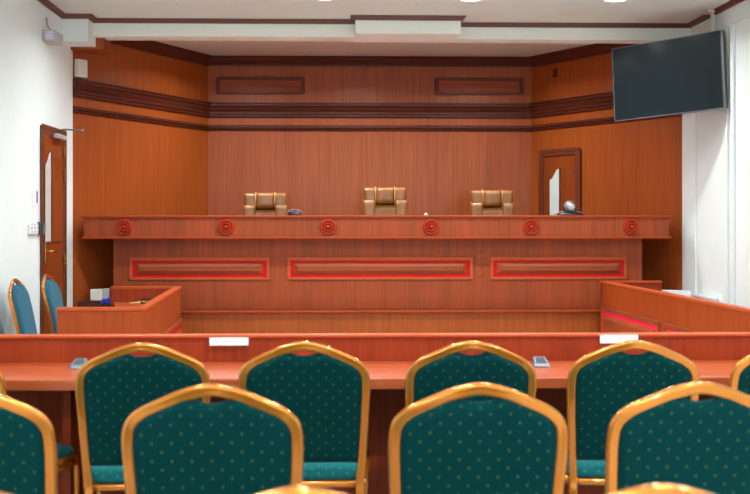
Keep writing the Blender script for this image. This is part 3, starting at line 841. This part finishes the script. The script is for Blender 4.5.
# ------------------------------------------------------------------ wall screen
ZS = 1.0
TL = Vector((X(612, 8.45), 8.45, Z(49, 8.45, 612))); BL = Vector((X(616.3, 8.42), 8.42, Z(121.5, 8.42, 616)))
TR = Vector((X(721, 7.80), 7.80, Z(30, 7.80, 721))); 
U = (TR-TL).normalized(); Wd = (TR-TL).length
V = (BL-TL); V = (V-U*V.dot(U)); Hh = V.length; V.normalize(); Nv = U.cross(V)
if Nv.y > 0: Nv = -Nv
cen = TL+U*Wd/2+V*Hh/2
tv = empty('wall_screen', cen+V*Hh/2, 0, 'large black flat screen hung from the ceiling at upper right, tilted down', 'screen')
MB().obox(TL, U, V, -Nv, 0, Wd, 0, Hh, 0, .035).build('housing', M['black'], tv, bevel=.004)
bz_ = .006
m = MB()
m.obox(TL, U, V, Nv, 0, Wd, 0, bz_, 0, .006); m.obox(TL, U, V, Nv, 0, Wd, Hh-bz_*1.3, Hh, 0, .006)
m.obox(TL, U, V, Nv, 0, bz_, bz_, Hh-bz_*1.3, 0, .006); m.obox(TL, U, V, Nv, Wd-bz_, Wd, bz_, Hh-bz_*1.3, 0, .006)
m.build('bezel', plain('dark silver', srgb(92, 96, 104), .35, metal=.4), tv, bevel=.001)
MB().obox(TL, U, V, Nv, bz_, Wd-bz_, bz_, Hh-bz_*1.3, 0, .002).build('display', M['screen'], tv)
MB().obox(TL, U, V, Nv, Wd, Wd+.012, 0, Hh, -.04, .004).build('side_edge', M['chrome'], tv, bevel=.002)
MB().obox(TL, U, V, -Nv, Wd*.3, Wd*.7, Hh*.25, Hh*.75, .035, .07).build('rear_cover', M['black'], tv, bevel=.01)
# mount
yp = 8.12; xp = X(717.5, yp)
mt = empty('ceiling_mount', (xp, yp, CE), 0, 'white ceiling mount pole holding the large black screen', 'mount')
MB().box(xp-.10, xp+.05, yp-.06, yp+.06, CE-.02, CE-.0005).build('ceiling_plate', M['offwhite'], mt, bevel=.004)
for s_ in (-1, 1):
    MB().tube([(xp+s_*.032, yp, CE-.02), (xp+s_*.030, yp, 2.55)], .022, n=12, up=(0, 1, 0)).build('pole', M['offwhite'], mt)
back = cen - Nv*.07
MB().tube([(xp, yp, 2.5), (xp, yp-.0, 2.42), (back.x, back.y, 2.38)], .02, n=10, up=(0, 0, 1)).build('arm', M['silver'], mt)
MB().box(xp-.05, xp+.05, yp-.03, yp+.03, 2.40, 2.56).build('bracket', M['chrome'], mt, bevel=.005)

# ------------------------------------------------------------------ downlights
def downlight(x, y, watts, lab, grp_, R_=.075):
    r = empty('downlight', (x, y, CE), 0, lab, 'light', grp_)
    MB().lathe((x, y, CE), [(R_, -.0005), (R_+.018, -.0005), (R_+.016, -.007), (R_, -.005)], 32).build('trim_ring', M['offwhite'], r)
    MB().lathe((x, y, CE), [(0, -.004), (R_, -.004), (R_, -.0005), (0, -.0005)], 32).build('diffuser', M['lamp'], r)
    li = bpy.data.lights.new('downlight_lamp', 'AREA'); li.shape = 'DISK'; li.size = R_*2; li.energy = watts
    li.color = (.955, .99, .985); li.spread = math.radians(150)
    lo = bpy.data.objects.new('downlight_lamp', li); COL.objects.link(lo)
    lo.parent = r; lo.location = (0, 0, -.012)
    return r
cols = [X(p, 7.8) for p in (176, 325, 469, 612)]
names = ['leftmost', 'second from left', 'third from left', 'rightmost']
W0 = 20
for j, y in enumerate((7.70, 5.5, 3.2, .9, -1.4)):
    for i, x in enumerate(cols):
        lab = ('round ceiling downlight at the top photo edge, ' + names[i]) if j == 0 else 'round ceiling downlight above or behind the viewer, outside the photo'
        downlight(x, y, W0, lab, 'ceiling downlights in front of the beam' if j == 0 else 'ceiling downlights over the seating')
for i, p in enumerate((241, 367, 494)):
    downlight(X(p, 9.55), 9.55, 22, 'round downlight over the judges, half hidden by the beam, ' + ('left', 'middle', 'right')[i], 'downlights over the judges', .06)

# daylight entering by the added rear windows
w = bpy.data.worlds.new('World'); S.world = w; w.use_nodes = True
bg = w.node_tree.nodes['Background']; bg.inputs['Color'].default_value = (.86, .95, 1, 1); bg.inputs['Strength'].default_value = 7
for a, b in wins:
    li = bpy.data.lights.new('added_window_portal', 'AREA'); li.shape = 'RECTANGLE'; li.size = b-a; li.size_y = z1-z0 if False else 1.55
    li.cycles.is_portal = True
    lo = bpy.data.objects.new('added_window_portal', li); COL.objects.link(lo)
    lo.location = ((a+b)/2, YB-.1, 1.725); lo.rotation_euler = (PI/2, 0, 0)

# ------------------------------------------------------------------ camera
cd = bpy.data.cameras.new('Camera'); cam = bpy.data.objects.new('Camera', cd); COL.objects.link(cam)
cd.sensor_width = 36; cd.lens = F/750*36; cd.shift_x = (375-CX)/750; cd.shift_y = -(247-HZ)/750
cam.location = (0, 0, EYE); cam.rotation_euler = (PI/2, 0, -TH)
cd.clip_start = .05; cd.clip_end = 100
cd.dof.use_dof = True; cd.dof.focus_distance = 8.6; cd.dof.aperture_fstop = 4.4
S.camera = cam
S.view_settings.view_transform = 'Standard'; S.view_settings.look = 'None'
S.view_settings.gamma = 1; S.view_settings.exposure = 0.0; S.view_settings.use_curve_mapping = False
S.cycles.use_denoising = True; S.cycles.max_bounces = 8; S.cycles.sample_clamp_indirect = 6
S.cycles.caustics_reflective = False; S.cycles.caustics_refractive = False
